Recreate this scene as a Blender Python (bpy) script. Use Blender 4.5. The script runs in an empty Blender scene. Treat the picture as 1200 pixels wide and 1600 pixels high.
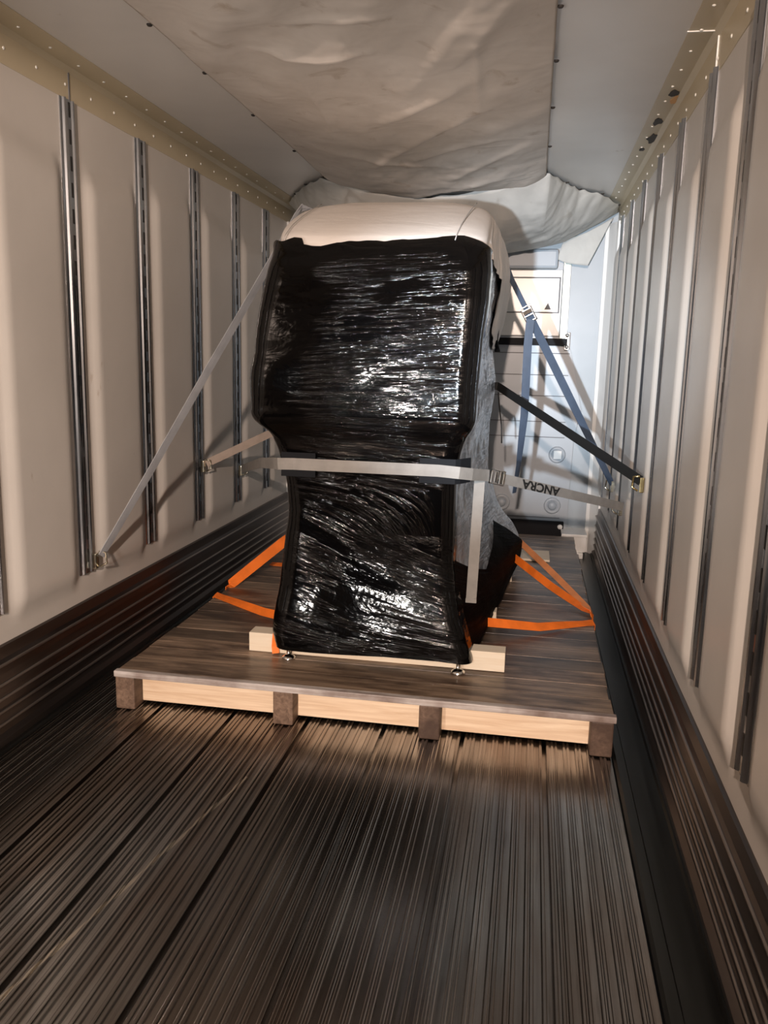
import bpy, bmesh, math, random
import numpy as np
from mathutils import Vector, Matrix

scn = bpy.context.scene
C = scn.collection
random.seed(4)
rng = np.random.default_rng(7)

# ------------------------------------------------------------------ camera
cam_d = bpy.data.cameras.new('camera'); cam = bpy.data.objects.new('camera', cam_d); C.objects.link(cam)
cam_d.sensor_fit = 'VERTICAL'; cam_d.sensor_height = 32.0; cam_d.sensor_width = 24.0
cam_d.lens = 1302.17 / 1600 * 32.0; cam_d.clip_start = 0.02; cam_d.clip_end = 200
cam.matrix_world = Matrix.Translation((0, 0, 1.5)) @ Matrix(((0.984455, -0.055258, 0.166718), (0.173999, 0.177468, -0.968623), (0.023937, 0.982574, 0.184324))).to_4x4()
scn.camera = cam

# ------------------------------------------------------------------ light, exposure
scn.view_settings.view_transform = 'Standard'
try: scn.view_settings.look = 'None'
except Exception: pass
scn.view_settings.gamma = 1.0
scn.view_settings.use_curve_mapping = False
scn.view_settings.exposure = 0.0

world = bpy.data.worlds.new('world'); scn.world = world; world.use_nodes = True
world.node_tree.nodes['Background'].inputs[0].default_value = (0.42, 0.52, 0.70, 1)
world.node_tree.nodes['Background'].inputs[1].default_value = 0.06

def lamp(name, kind, loc, energy, color, size=0.1, target=None, spot=None, blend=0.6, size_y=None):
    d = bpy.data.lights.new(name, kind); d.energy = energy; d.color = color
    if kind == 'AREA':
        d.size = size
        if size_y: d.shape = 'RECTANGLE'; d.size_y = size_y
    else: d.shadow_soft_size = size
    if kind == 'SPOT': d.spot_size = math.radians(spot); d.spot_blend = blend
    o = bpy.data.objects.new(name, d); C.objects.link(o); o.location = loc
    if target is not None:
        o.rotation_euler = (Vector(target) - Vector(loc)).to_track_quat('-Z', 'Y').to_euler()
    return o
# warm hand lamp held left of the photographer, cool torch pointed down the trailer, warm dock lamp behind
lamp('work_lamp', 'SPOT', (-1.06, -0.35, 1.12), 150, (1.0, 0.94, 0.88), 0.035, (-0.75, 4.0, 1.3), 66, 0.6)
lamp('torch', 'SPOT', (-0.38, -0.30, 1.38), 1650, (0.80, 0.90, 1.0), 0.03, (0.22, 6.7, 1.72), 27, 1.0)
lamp('dock_lamp', 'SPOT', (-0.10, -2.6, 2.52), 1250, (1.0, 0.78, 0.65), 0.05, (-0.72, 4.5, 1.2), 54, 0.35)

# ------------------------------------------------------------------ materials
def mat(name, color, rough=0.5, metal=0.0, spec=0.5):
    m = bpy.data.materials.new(name); m.use_nodes = True
    b = m.node_tree.nodes['Principled BSDF']
    b.inputs['Base Color'].default_value = (*color, 1); b.inputs['Roughness'].default_value = rough
    b.inputs['Metallic'].default_value = metal
    b.inputs['Specular IOR Level'].default_value = spec
    return m
def nodes(m): return m.node_tree.nodes, m.node_tree.links, m.node_tree.nodes['Principled BSDF']
def coords(m, kind='Object', scale=(1, 1, 1)):
    n, l, b = nodes(m); tc = n.new('ShaderNodeTexCoord'); mp = n.new('ShaderNodeMapping')
    mp.inputs['Scale'].default_value = scale
    l.new(tc.outputs[kind], mp.inputs['Vector']); return mp.outputs['Vector']
def noise(m, vec, scale, detail=4, rough=0.55, dist=0.0):
    n, l, b = nodes(m); t = n.new('ShaderNodeTexNoise')
    t.inputs['Scale'].default_value = scale; t.inputs['Detail'].default_value = detail
    t.inputs['Roughness'].default_value = rough; t.inputs['Distortion'].default_value = dist
    l.new(vec, t.inputs['Vector']); return t.outputs['Fac']
def ramp(m, fac, stops):
    n, l, b = nodes(m); r = n.new('ShaderNodeValToRGB'); e = r.color_ramp.elements
    while len(e) < len(stops): e.new(0.5)
    for el, (p, c) in zip(e, stops): el.position = p; el.color = (*c, 1) if len(c) == 3 else c
    l.new(fac, r.inputs['Fac']); return r.outputs['Color']
def mix(m, fac, a, b_, mode='MIX'):
    n, l, b = nodes(m); x = n.new('ShaderNodeMix'); x.data_type = 'RGBA'; x.blend_type = mode
    for s, v in ((0, fac), (6, a), (7, b_)):
        if hasattr(v, 'links') or isinstance(v, bpy.types.NodeSocket): l.new(v, x.inputs[s])
        elif s == 0: x.inputs[s].default_value = v
        else: x.inputs[s].default_value = (*v, 1)
    return x.outputs[2]
def bump(m, h, strength, dist=0.01, prev=None):
    n, l, b = nodes(m); x = n.new('ShaderNodeBump'); x.inputs['Strength'].default_value = strength
    x.inputs['Distance'].default_value = dist; l.new(h, x.inputs['Height'])
    if prev is not None: l.new(prev, x.inputs['Normal'])
    l.new(x.outputs['Normal'], b.inputs['Normal']); return x.outputs['Normal']
def base(m, col): n, l, b = nodes(m); l.new(col, b.inputs['Base Color'])
def rough(m, fac, lo, hi):
    n, l, b = nodes(m); x = n.new('ShaderNodeMapRange'); x.inputs['To Min'].default_value = lo
    x.inputs['To Max'].default_value = hi; l.new(fac, x.inputs['Value']); l.new(x.outputs['Result'], b.inputs['Roughness'])
def g(v): return (v, v, v)

# painted fibreglass wall liner: off white, faint dirt, small scuffs
def liner(name, col, dirt):
    m = mat(name, col, 0.38)
    v = coords(m); big = noise(m, v, 1.3, 5); v2 = coords(m, scale=(1, 1, 0.35)); sm = noise(m, v2, 9, 6, 0.6)
    c1 = mix(m, ramp(m, big, [(0.35, g(0)), (0.7, g(1))]), col, tuple(x * 0.88 for x in col))
    c2 = mix(m, ramp(m, sm, [(0.70, g(0)), (0.80, g(1))]), c1, dirt)
    spk = noise(m, v, 60, 2, 0.5)
    c3 = mix(m, ramp(m, spk, [(0.80, g(0)), (0.84, g(0.6))]), c2, (0.12, 0.08, 0.05))
    base(m, c3); bump(m, noise(m, v, 140, 3), 0.10, 0.002); rough(m, big, 0.26, 0.46); return m
M_wall = liner('liner_white', (0.70, 0.655, 0.60), (0.42, 0.33, 0.25))
M_ceil = liner('ceiling_white', (0.76, 0.73, 0.69), (0.40, 0.33, 0.27))
M_trim = liner('corner_trim', (0.62, 0.53, 0.37), (0.40, 0.30, 0.16))
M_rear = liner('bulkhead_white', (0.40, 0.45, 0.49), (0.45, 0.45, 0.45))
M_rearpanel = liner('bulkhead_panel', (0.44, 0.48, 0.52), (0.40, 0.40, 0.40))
M_white = mat('white_enamel', (0.90, 0.90, 0.88), 0.25)
M_groove = mat('groove_dark', (0.16, 0.16, 0.17), 0.6)
M_shelf = mat('pale_blue_plastic', (0.38, 0.43, 0.48), 0.4)
M_angle = mat('pale_green_metal', (0.36, 0.41, 0.37), 0.3, 0.3)
M_black = mat('black_rubber', (0.006, 0.006, 0.008), 0.6, 0, 0.2)
M_sticker = mat('sticker_grey', (0.10, 0.10, 0.10), 0.5)

def metal(name, col, r, scale=(1, 1, 1), amt=0.25):
    m = mat(name, col, r, 1.0); v = coords(m, scale=scale); f = noise(m, v, 30, 4)
    base(m, mix(m, f, tuple(x * (1 - amt) for x in col), tuple(min(1, x * (1 + amt)) for x in col)))
    rough(m, f, r * 0.7, r * 1.4); return m
M_track = metal('galvanised_track', (0.55, 0.58, 0.62), 0.22, (1, 1, 0.1))
M_slot = mat('slot_dark', (0.02, 0.018, 0.016), 0.6)
M_screw = metal('bright_screw', (0.86, 0.86, 0.84), 0.15)
M_rivet = mat('white_rivet', (0.95, 0.94, 0.88), 0.12, 0.2)
M_hook = metal('zinc_hook', (0.80, 0.76, 0.62), 0.16)
M_brass = metal('yellow_zinc', (0.80, 0.66, 0.34), 0.18)
M_steel = metal('buckle_steel', (0.72, 0.70, 0.66), 0.14)
M_scuff = metal('scuff_aluminium', (0.155, 0.135, 0.125), 0.40, (1, 0.05, 1), 0.35)
M_bead = metal('painted_bead_highlight', (0.42, 0.38, 0.35), 0.42, (1, 0.05, 1), 0.3)  # lighter colour on the rib tops paints in the highlight they lack
M_edge = metal('floor_edge_aluminium', (0.085, 0.088, 0.085), 0.36, (1, 0.05, 1), 0.35)

# ridged floor: worn aluminium, colour varies from rail to rail and along them
M_floor = mat('floor_aluminium', (0.3, 0.3, 0.3), 0.3, 1.0)
v = coords(M_floor, scale=(1, 0.02, 0)); st = noise(M_floor, v, 14, 5, 0.75)
v = coords(M_floor, scale=(1, 0.25, 0)); st2 = noise(M_floor, v, 2.2, 4, 0.6)
v3 = coords(M_floor, scale=(1, 0.05, 1)); gr = noise(M_floor, v3, 110, 2, 0.5)
cf = ramp(M_floor, st, [(0.34, (0.18, 0.17, 0.16)), (0.50, (0.32, 0.305, 0.29)), (0.66, (0.50, 0.49, 0.47))])
cf = mix(M_floor, ramp(M_floor, st2, [(0.42, g(0)), (0.62, g(0.8))]), cf, (0.22, 0.165, 0.13))
cf = mix(M_floor, ramp(M_floor, gr, [(0.58, g(0)), (0.74, g(0.35))]), cf, (0.07, 0.055, 0.045))
n_, l_, b_ = nodes(M_floor); tcf = n_.new('ShaderNodeTexCoord'); sx_ = n_.new('ShaderNodeSeparateXYZ'); l_.new(tcf.outputs['Object'], sx_.inputs[0])
def mth(op, a, b=None, c=None):
    q_ = n_.new('ShaderNodeMath'); q_.operation = op
    for i_, v_ in enumerate((a, b, c)):
        if v_ is None: continue
        if isinstance(v_, (int, float)): q_.inputs[i_].default_value = v_
        else: l_.new(v_, q_.inputs[i_])
    return q_.outputs[0]
dline = mth('ABSOLUTE', mth('SUBTRACT', sx_.outputs[0], mth('MULTIPLY_ADD', sx_.outputs[1], 0.191, -1.4394)))
scr = mth('MULTIPLY', mth('LESS_THAN', dline, 0.006), mth('LESS_THAN', sx_.outputs[1], 2.65))      # long pale scrape across the ridges
cf = mix(M_floor, mth('MULTIPLY', scr, 0.7), cf, (0.85, 0.78, 0.66))
base(M_floor, cf); rough(M_floor, st2, 0.16, 0.32)
M_groovefloor = mat('floor_groove', (0.03, 0.025, 0.022), 0.6)

def wood(name, dark, light, rgh=0.6, stain=None, rnd=0.35, grain=(0.6, 12, 12)):
    m = mat(name, light, rgh, 0, 0.35); n, l, b = nodes(m)
    v = coords(m, scale=grain); f = noise(m, v, 4, 8, 0.65, 0.6)
    c = ramp(m, f, [(0.30, dark), (0.70, light)])
    if stain:
        v2 = coords(m, scale=(0.8, 2.5, 1)); s = noise(m, v2, 3.2, 5, 0.6)
        c = mix(m, ramp(m, s, [(0.42, g(0)), (0.60, g(0.9))]), c, stain)
    oi = n.new('ShaderNodeObjectInfo'); r = ramp(m, oi.outputs['Random'], [(0, g(1 - rnd)), (1, g(1))])
    c = mix(m, 1.0, c, r, 'MULTIPLY'); base(m, c); bump(m, f, 0.25, 0.003); return m
M_deck = wood('deck_plank', (0.11, 0.068, 0.042), (0.46, 0.33, 0.23), 0.36, (0.05, 0.028, 0.018), 0.6, (0.5, 9, 9))
M_runner = wood('old_runner', (0.10, 0.06, 0.04), (0.30, 0.20, 0.14), 0.6, (0.06, 0.035, 0.025), 0.2, (12, 0.6, 12))
M_fresh = wood('fresh_pine', (0.66, 0.46, 0.30), (0.90, 0.72, 0.53), 0.5, None, 0.12)
M_timber = wood('pale_timber', (0.82, 0.68, 0.50), (0.93, 0.84, 0.69), 0.5, None, 0.1)
M_nose = wood('worn_nosing', (0.30, 0.25, 0.22), (0.62, 0.58, 0.56), 0.38, (0.16, 0.11, 0.09), 0.05)

def web(name, col, sheen=0.0):
    m = mat(name, col, 0.65); v = coords(m); f = noise(m, v, 300, 2); f2 = noise(m, v, 12, 4)
    c = mix(m, ramp(m, f2, [(0.4, g(0)), (0.75, g(0.6))]), col, tuple(x * 0.62 for x in col))
    base(m, c); bump(m, f, 0.3, 0.001); return m
M_greyweb = web('grey_webbing', (0.25, 0.235, 0.215))
M_bluegreyweb = web('pale_grey_webbing', (0.40, 0.41, 0.43))
M_brownweb = web('brown_grey_webbing', (0.36, 0.29, 0.24))
M_blueweb = web('blue_webbing', (0.055, 0.08, 0.125))
M_blackweb = web('black_webbing', (0.006, 0.006, 0.006))
M_orange = web('orange_webbing', (0.95, 0.20, 0.015))
M_ltorange = web('pale_orange_webbing', (0.85, 0.32, 0.12))
M_card = mat('black_card', (0.008, 0.009, 0.011), 0.75, 0, 0.15)
M_ink = mat('black_ink', (0.01, 0.01, 0.01), 0.6)

# stretch film: glossy black, streak wrinkles follow the UV "flow" of the wrap
def film(name, col, rgh, s_fine, s_big, coat=0.0, col2=None, slack=False):
    m = mat(name, col, rgh, 0, 0.32); n, l, b = nodes(m)
    v0 = coords(m, 'UV', (1.5, 3.5, 1)); mk = ramp(m, noise(m, v0, 1.7, 2, 0.5, 0.4), [(0.42, g(0.03)), (0.58, g(1))])
    if slack:
        um = n.new('ShaderNodeUVMap'); um.uv_map = 'slack'; sp = n.new('ShaderNodeSeparateXYZ'); l.new(um.outputs['UV'], sp.inputs[0])
        mk = mix(m, 1.0, mk, sp.outputs[0], 'MULTIPLY')
    v1 = coords(m, 'UV', (2.2, 42, 1)); f1 = noise(m, v1, 1.6, 4, 0.6, 0.4)
    v2 = coords(m, 'UV', (5.0, 120, 1)); f2 = noise(m, v2, 1.6, 3, 0.6, 0.6)
    v3 = coords(m, 'UV', (7, 11, 1)); f3 = noise(m, v3, 1.3, 3, 0.5, 1.2)
    h1 = ramp(m, f1, [(0.47, g(0)), (0.53, g(0.35)), (0.60, g(1))]); h1 = mix(m, 1.0, h1, mk, 'MULTIPLY')
    h2 = mix(m, 1.0, f2, mk, 'MULTIPLY')
    n1 = bump(m, h1, s_fine, 0.0048); n2 = bump(m, h2, s_fine, 0.0006, n1); bump(m, f3, s_big, 0.006, n2)
    if col2: base(m, mix(m, ramp(m, f3, [(0.35, g(0)), (0.7, g(1))]), col, col2))
    return m
M_film = film('black_stretch_film', (0.0015, 0.0013, 0.0013), 0.075, 1.0, 0.35, slack=True)
M_skirt = film('black_film_skirt', (0.0015, 0.0013, 0.0013), 0.45, 0.8, 0.4)
M_skirt.node_tree.nodes['Principled BSDF'].inputs['Specular IOR Level'].default_value = 0.05
M_skirt.node_tree.nodes['Principled BSDF'].inputs['IOR'].default_value = 1.2
M_greyfilm = film('grey_plastic_sheet', (0.30, 0.33, 0.37), 0.13, 1.0, 1.0, col2=(0.46, 0.50, 0.55))
M_greyfilm.node_tree.nodes['Principled BSDF'].inputs['Specular IOR Level'].default_value = 0.9
M_cover = mat('white_dust_cover', (0.80, 0.75, 0.70), 0.7)
v = coords(M_cover, scale=(0.7, 1, 2)); f = noise(M_cover, v, 5, 5, 0.5, 0.8); bump(M_cover, f, 0.25, 0.02)
v = coords(M_cover); f = noise(M_cover, v, 2.0, 4); base(M_cover, mix(M_cover, f, (0.84, 0.79, 0.74), (0.70, 0.65, 0.60)))

def cloth(name, a, b_, tan):
    m = mat(name, a, 0.75); v = coords(m, scale=(1.0, 1.0, 1)); f = noise(m, v, 2.2, 6, 0.6, 1.0)
    vr = coords(m, scale=(1.2, 2.6, 1)); w = noise(m, vr, 1.6, 2, 0.5, 0.8)
    c = mix(m, ramp(m, f, [(0.35, g(0)), (0.7, g(1))]), a, b_)
    s = noise(m, v, 5.5, 6, 0.6, 0.6); c = mix(m, ramp(m, s, [(0.60, g(0)), (0.76, g(0.8))]), c, tan)
    base(m, c); bump(m, w, 0.4, 0.03); return m
M_chute = cloth('chute_fabric', (0.76, 0.70, 0.64), (0.62, 0.56, 0.50), (0.40, 0.31, 0.23))
M_chuteback = cloth('chute_liner', (0.60, 0.60, 0.57), (0.48, 0.48, 0.46), (0.36, 0.33, 0.28))

# ------------------------------------------------------------------ helpers
def link_mesh(name, me, m, parent=None):
    o = bpy.data.objects.new(name, me); C.objects.link(o)
    for x in (m if isinstance(m, (list, tuple)) else [m]):
        if x: me.materials.append(x)
    if parent: o.parent = parent
    return o
def obj(name, bm, m, parent=None, smooth=False):
    me = bpy.data.meshes.new(name); bmesh.ops.recalc_face_normals(bm, faces=bm.faces[:])
    bm.to_mesh(me); bm.free()
    if smooth:
        for p in me.polygons: p.use_smooth = True
    return link_mesh(name, me, m, parent)
def tag(o, label, cat, group=None):
    o['label'] = label; o['category'] = cat
    if group: o['group'] = group
    return o
def struct(o): o['kind'] = 'structure'; return o
def thing(name, label, cat, loc, group=None):
    o = bpy.data.objects.new(name, None); C.objects.link(o); o.location = loc; o.empty_display_size = 0.05
    bpy.context.view_layer.update(); return tag(o, label, cat, group)
def rel(parent, pts): 
    L = parent.location; return [Vector(p) - L for p in pts]
def add_box(bm, x0, x1, y0, y1, z0, z1, bev=0.0, mi=0):
    b = bmesh.new(); bmesh.ops.create_cube(b, size=1)
    for v in b.verts: v.co = Vector(((x0 + x1) / 2 + v.co.x * (x1 - x0), (y0 + y1) / 2 + v.co.y * (y1 - y0), (z0 + z1) / 2 + v.co.z * (z1 - z0)))
    if bev: bmesh.ops.bevel(b, geom=b.edges[:], offset=bev, segments=2, affect='EDGES', profile=0.6)
    for f in b.faces: f.material_index = mi
    tmp = bpy.data.meshes.new('t'); b.to_mesh(tmp); b.free(); bm.from_mesh(tmp); bpy.data.meshes.remove(tmp)
def box(name, x0, x1, y0, y1, z0, z1, m, parent=None, bev=0.0):
    bm = bmesh.new()
    if parent is not None: L = parent.location; x0 -= L.x; x1 -= L.x; y0 -= L.y; y1 -= L.y; z0 -= L.z; z1 -= L.z
    add_box(bm, x0, x1, y0, y1, z0, z1, bev); return obj(name, bm, m, parent)
def grid_mesh(name, P, m, parent=None, uv=None, closed=False, smooth=True, mask=None, uv2=None):
    """P: (rows, cols, 3) array"""
    r, c = P.shape[:2]; me = bpy.data.meshes.new(name)
    idx = np.arange(r * c).reshape(r, c)
    if closed: idx = np.concatenate([idx, idx[:, :1]], 1)
    q = np.stack([idx[:-1, :-1], idx[:-1, 1:], idx[1:, 1:], idx[1:, :-1]], -1).reshape(-1, 4)
    if mask is not None: q = q[mask.reshape(-1)]
    me.from_pydata(P.reshape(-1, 3).tolist(), [], q.tolist())
    if uv is not None:
        lay = me.uv_layers.new(name='UVMap'); U = uv.reshape(-1, 2)
        lay.data.foreach_set('uv', U[q.reshape(-1)].reshape(-1).astype(np.float32))
    if uv2 is not None:
        lay = me.uv_layers.new(name='slack'); U = uv2.reshape(-1, 2)
        lay.data.foreach_set('uv', U[q.reshape(-1)].reshape(-1).astype(np.float32))
    me.polygons.foreach_set('use_smooth', np.full(len(q), smooth)); me.update()
    return link_mesh(name, me, m, parent)
def extrude_y(name, prof, y0, y1, m, parent=None, cuts=1, closed=True):
    """profile list of (x, z) run along y"""
    bm = bmesh.new(); rows = []
    for k in range(cuts + 1):
        y = y0 + (y1 - y0) * k / cuts; rows.append([bm.verts.new((x, y, z)) for x, z in prof])
    n = len(prof); rng_ = range(n if closed else n - 1)
    for a, b in zip(rows[:-1], rows[1:]):
        for i in rng_: bm.faces.new((a[i], a[(i + 1) % n], b[(i + 1) % n], b[i]))
    if closed: bm.faces.new(rows[0]); bm.faces.new(rows[-1][::-1])
    return obj(name, bm, m, parent)
def prism(name, poly, axis, a, b, m, parent=None, bev=0):
    """polygon in the two other axes extruded along axis 'x','y' or 'z'"""
    bm = bmesh.new()
    def P(u, v, w): return {'x': (w, u, v), 'y': (u, w, v), 'z': (u, v, w)}[axis]
    L = parent.location if parent is not None else Vector((0, 0, 0))
    lo = [bm.verts.new(Vector(P(u, v, a)) - L) for u, v in poly]; hi = [bm.verts.new(Vector(P(u, v, b)) - L) for u, v in poly]
    bm.faces.new(lo); bm.faces.new(hi[::-1]); n = len(poly)
    for i in range(n): bm.faces.new((lo[i], hi[i], hi[(i + 1) % n], lo[(i + 1) % n]))
    if bev: bmesh.ops.bevel(bm, geom=bm.edges[:], offset=bev, segments=2, affect='EDGES')
    return obj(name, bm, m, parent)
def lathe(name, prof, origin, axis, m, parent=None, seg=20):
    """profile (radius, height) spun about axis through origin"""
    bm = bmesh.new(); q = Vector(axis).to_track_quat('Z', 'Y'); rings = []
    L = parent.location if parent is not None else Vector((0, 0, 0))
    for r, h in prof:
        if r < 1e-6: rings.append([bm.verts.new(q @ Vector((0, 0, h)) + Vector(origin) - L)]); continue
        rings.append([bm.verts.new(q @ Vector((r * math.cos(t), r * math.sin(t), h)) + Vector(origin) - L) for t in [2 * math.pi * k / seg for k in range(seg)]])
    for A, B in zip(rings[:-1], rings[1:]):
        for k in range(seg):
            a0, a1, b0, b1 = A[k % len(A)], A[(k + 1) % len(A)], B[k % len(B)], B[(k + 1) % len(B)]
            vs = []
            for v in (a0, a1, b1, b0):
                if v not in vs: vs.append(v)
            if len(vs) > 2: bm.faces.new(vs)
    return obj(name, bm, m, parent, True)
def tube(name, pts, r, m, parent=None, seg=8):
    bm = bmesh.new(); L = parent.location if parent is not None else Vector((0, 0, 0))
    pts = [Vector(p) - L for p in pts]; rings = []
    for i, p in enumerate(pts):
        d = (pts[min(i + 1, len(pts) - 1)] - pts[max(i - 1, 0)]).normalized()
        u = d.orthogonal().normalized() if i == 0 else (u - d * u.dot(d)).normalized(); w = d.cross(u)
        rings.append([bm.verts.new(p + u * r * math.cos(t) + w * r * math.sin(t)) for t in [2 * math.pi * k / seg for k in range(seg)]])
    for A, B in zip(rings[:-1], rings[1:]):
        for k in range(seg): bm.faces.new((A[k], A[(k + 1) % seg], B[(k + 1) % seg], B[k]))
    bm.faces.new(rings[0][::-1]); bm.faces.new(rings[-1]); return obj(name, bm, m, parent, True)
def resample(pts, step):
    out = [Vector(pts[0])]
    for a, b in zip(pts[:-1], pts[1:]):
        a, b = Vector(a), Vector(b); n = max(1, int((b - a).length / step))
        for k in range(1, n + 1): out.append(a.lerp(b, k / n))
    return out
def ribbon(name, pts, wdirs, width, m, parent=None, thick=0.003, sag=0.0, step=0.05, wave=0.0):
    """flat webbing: pts centre line, wdirs width direction per point"""
    P = []; W = []
    for i in range(len(pts) - 1):
        a, b = Vector(pts[i]), Vector(pts[i + 1]); wa, wb = Vector(wdirs[i]).normalized(), Vector(wdirs[i + 1]).normalized()
        n = max(2, int((b - a).length / step))
        for k in range(n + (1 if i == len(pts) - 2 else 0)):
            t = k / n; p = a.lerp(b, t); p.z -= sag * 4 * t * (1 - t)
            P.append(p); W.append(wa.lerp(wb, t).normalized())
    L = parent.location if parent is not None else Vector((0, 0, 0))
    bm = bmesh.new(); rows = []
    for i, (p, w) in enumerate(zip(P, W)):
        d = (P[min(i + 1, len(P) - 1)] - P[max(i - 1, 0)]).normalized(); w = (w - d * w.dot(d)).normalized(); nrm = d.cross(w)
        off = nrm * wave * math.sin(i * 0.7) if wave else Vector((0, 0, 0))
        q = p - L + off; h = width / 2
        rows.append([bm.verts.new(q + w * a + nrm * c) for a, c in ((-h, -thick / 2), (0, -thick * 0.7), (h, -thick / 2), (h, thick / 2), (0, thick * 0.7), (-h, thick / 2))])
    for A, B in zip(rows[:-1], rows[1:]):
        for k in range(6): bm.faces.new((A[k], A[(k + 1) % 6], B[(k + 1) % 6], B[k]))
    bm.faces.new(rows[0][::-1]); bm.faces.new(rows[-1])
    return obj(name, bm, m, parent)
def vnoise(X, Y, seed=0):
    """smooth value noise"""
    X = np.asarray(X, float); Y = np.asarray(Y, float)
    xi = np.floor(X).astype(np.int64); yi = np.floor(Y).astype(np.int64); fx = X - xi; fy = Y - yi
    def h(a, b):
        n = (a * 374761393 + b * 668265263 + seed * 1442695) & 0x7fffffff
        n = ((n ^ (n >> 13)) * 1274126177) & 0x7fffffff
        return ((n ^ (n >> 16)) & 0xffff) / 65535.0
    sx = fx * fx * (3 - 2 * fx); sy = fy * fy * (3 - 2 * fy)
    return (h(xi, yi) * (1 - sx) + h(xi + 1, yi) * sx) * (1 - sy) + (h(xi, yi + 1) * (1 - sx) + h(xi + 1, yi + 1) * sx) * sy
def fbm(X, Y, seed=0, o=4):
    s = 0; a = 0.5
    for k in range(o): s = s + a * vnoise(X * 2 ** k, Y * 2 ** k, seed + k * 17); a *= 0.5
    return s
def sstep(a, b, x): t = np.clip((x - a) / (b - a), 0, 1); return t * t * (3 - 2 * t)

# ------------------------------------------------------------------ the trailer shell
XL, XR, Y0, Y1, H = -1.934, 0.566, -1.6, 6.7, 2.62
SC = 0.385                                            # top of the scuff plates
LR = [2.70, 3.355, 4.005, 4.665, 5.33, 5.95]          # left track centres (y)
RR = [2.02, 2.63, 3.25, 3.875, 4.49, 5.10, 5.70, 6.27]
allL = [LR[0] - 0.65 * k for k in range(6, 0, -1)] + LR + [6.6]
allR = [RR[0] - 0.62 * k for k in range(5, 0, -1)] + RR + [6.9]
def wall(name, x, side, tracks):
    ys = np.arange(Y0, Y1 + 0.03, 0.022); zs = np.arange(SC - 0.03, H + 0.02, 0.035)
    Y, Z = np.meshgrid(ys, zs); d = np.min(np.abs(Y[..., None] - np.array(tracks) - 0.02), -1)
    top = 2.31 + 0.04 * np.sin(Y * 3.1); bot = 0.44
    b = 0.024 * sstep(0.07, 0.15, d) * sstep(top, top - 0.12, Z) * sstep(bot, bot + 0.1, Z)
    X = x + side * b + side * 0.004 * (fbm(Y * 2, Z * 2, 5) - 0.5)
    return struct(grid_mesh(name, np.stack([X, Y, Z], -1), M_wall))
wall('wall_left', XL, 1, allL)
wall('wall_right', XR, -1, allR)
# a solid outer skin behind each liner and the roof
struct(box('trim_1', XL - 0.09, XL - 0.03, Y0, Y1 + 0.1, -0.1, H + 0.1, M_rear))
struct(box('trim_2', XR + 0.03, XR + 0.09, Y0, Y1 + 0.1, -0.1, H + 0.1, M_rear))
struct(box('ceiling', XL - 0.03, XR + 0.03, Y0, Y1 + 0.1, H, H + 0.06, M_ceil))
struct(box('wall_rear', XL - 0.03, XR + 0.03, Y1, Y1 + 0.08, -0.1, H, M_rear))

# floor: extruded ridges running front to back, in wider planks with open seams
prof = []
x = XL + 0.06; xe = 0.36
seams = [-1.50, -1.17, -0.84, -0.51, -0.187, 0.13]
prof.append((x, -0.03))
def land(x, w, h=0.0): return [(x, h - 0.004), (x + 0.0008, h - 0.0008), (x + 0.003, h), (x + w - 0.003, h), (x + w - 0.0008, h - 0.0008), (x + w, h - 0.004)]
while x < xe:
    if any(0 <= s - x < 0.046 for s in seams): prof += land(x, 0.012) + [(x + 0.013, -0.022), (x + 0.027, -0.022)] + land(x + 0.028, 0.012); x += 0.046; continue
    prof += land(x, 0.0115) + land(x + 0.0145, 0.0115) + [(x + 0.0265, -0.006), (x + 0.045, -0.006)]; x += 0.046
prof.append((x, -0.03)); prof += [(x, -0.08), (XL + 0.06, -0.08)]
bmf = extrude_y('floor', prof, Y0, Y1, M_floor)
struct(bmf)
# smooth gutter strips either side of the ridges
struct(extrude_y('trim_3', [(0.385, -0.08), (0.385, 0.0), (0.395, 0.006), (0.425, 0.006), (0.43, 0.0), (0.52, 0.0), (0.525, 0.012), (XR + 0.03, 0.012), (XR + 0.03, -0.08)], Y0, Y1, M_edge))
struct(extrude_y('trim_4', [(XL - 0.03, -0.08), (XL - 0.03, 0.006), (XL + 0.05, 0.006), (XL + 0.057, -0.002), (XL + 0.057, -0.08)], Y0, Y1, M_edge))

# corrugated scuff plates
def scuff(name, x, s):
    p = [(x - s * 0.03, 0.0), (x + s * 0.034, 0.0), (x + s * 0.034, 0.03)]
    zt = [0.085, 0.135, 0.185, 0.24, 0.315]
    for z in zt:
        p += [(x + s * 0.018, z - 0.036), (x + s * 0.014, z - 0.012), (x + s * 0.016, z - 0.008)]
        p += [(x + s * (0.021 + 0.007 * math.cos(q)), z + 0.007 * math.sin(q)) for q in [math.radians(-90 + 22.5 * i) for i in range(9)]]
    p += [(x + s * 0.014, 0.335), (x + s * 0.012, SC - 0.004), (x + s * 0.004, SC), (x - s * 0.03, SC)]
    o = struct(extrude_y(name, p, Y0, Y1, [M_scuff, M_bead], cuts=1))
    for f in o.data.polygons:
        c = f.center
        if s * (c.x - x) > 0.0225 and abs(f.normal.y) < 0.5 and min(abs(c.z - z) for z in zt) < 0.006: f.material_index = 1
    return o
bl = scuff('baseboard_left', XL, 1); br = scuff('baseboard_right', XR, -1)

# rivet / screw prototypes
def dome(name, r, h, m, parent, loc, axis):
    return lathe(name, [(r, 0), (r * 0.95, h * 0.35), (r * 0.7, h * 0.8), (r * 0.3, h * 0.98), (0, h)], loc, axis, m, parent, 10)
def place_copies(proto, locs, parent):
    for p in locs:
        c = proto.copy(); C.objects.link(c); c.parent = parent; c.location = p
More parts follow.
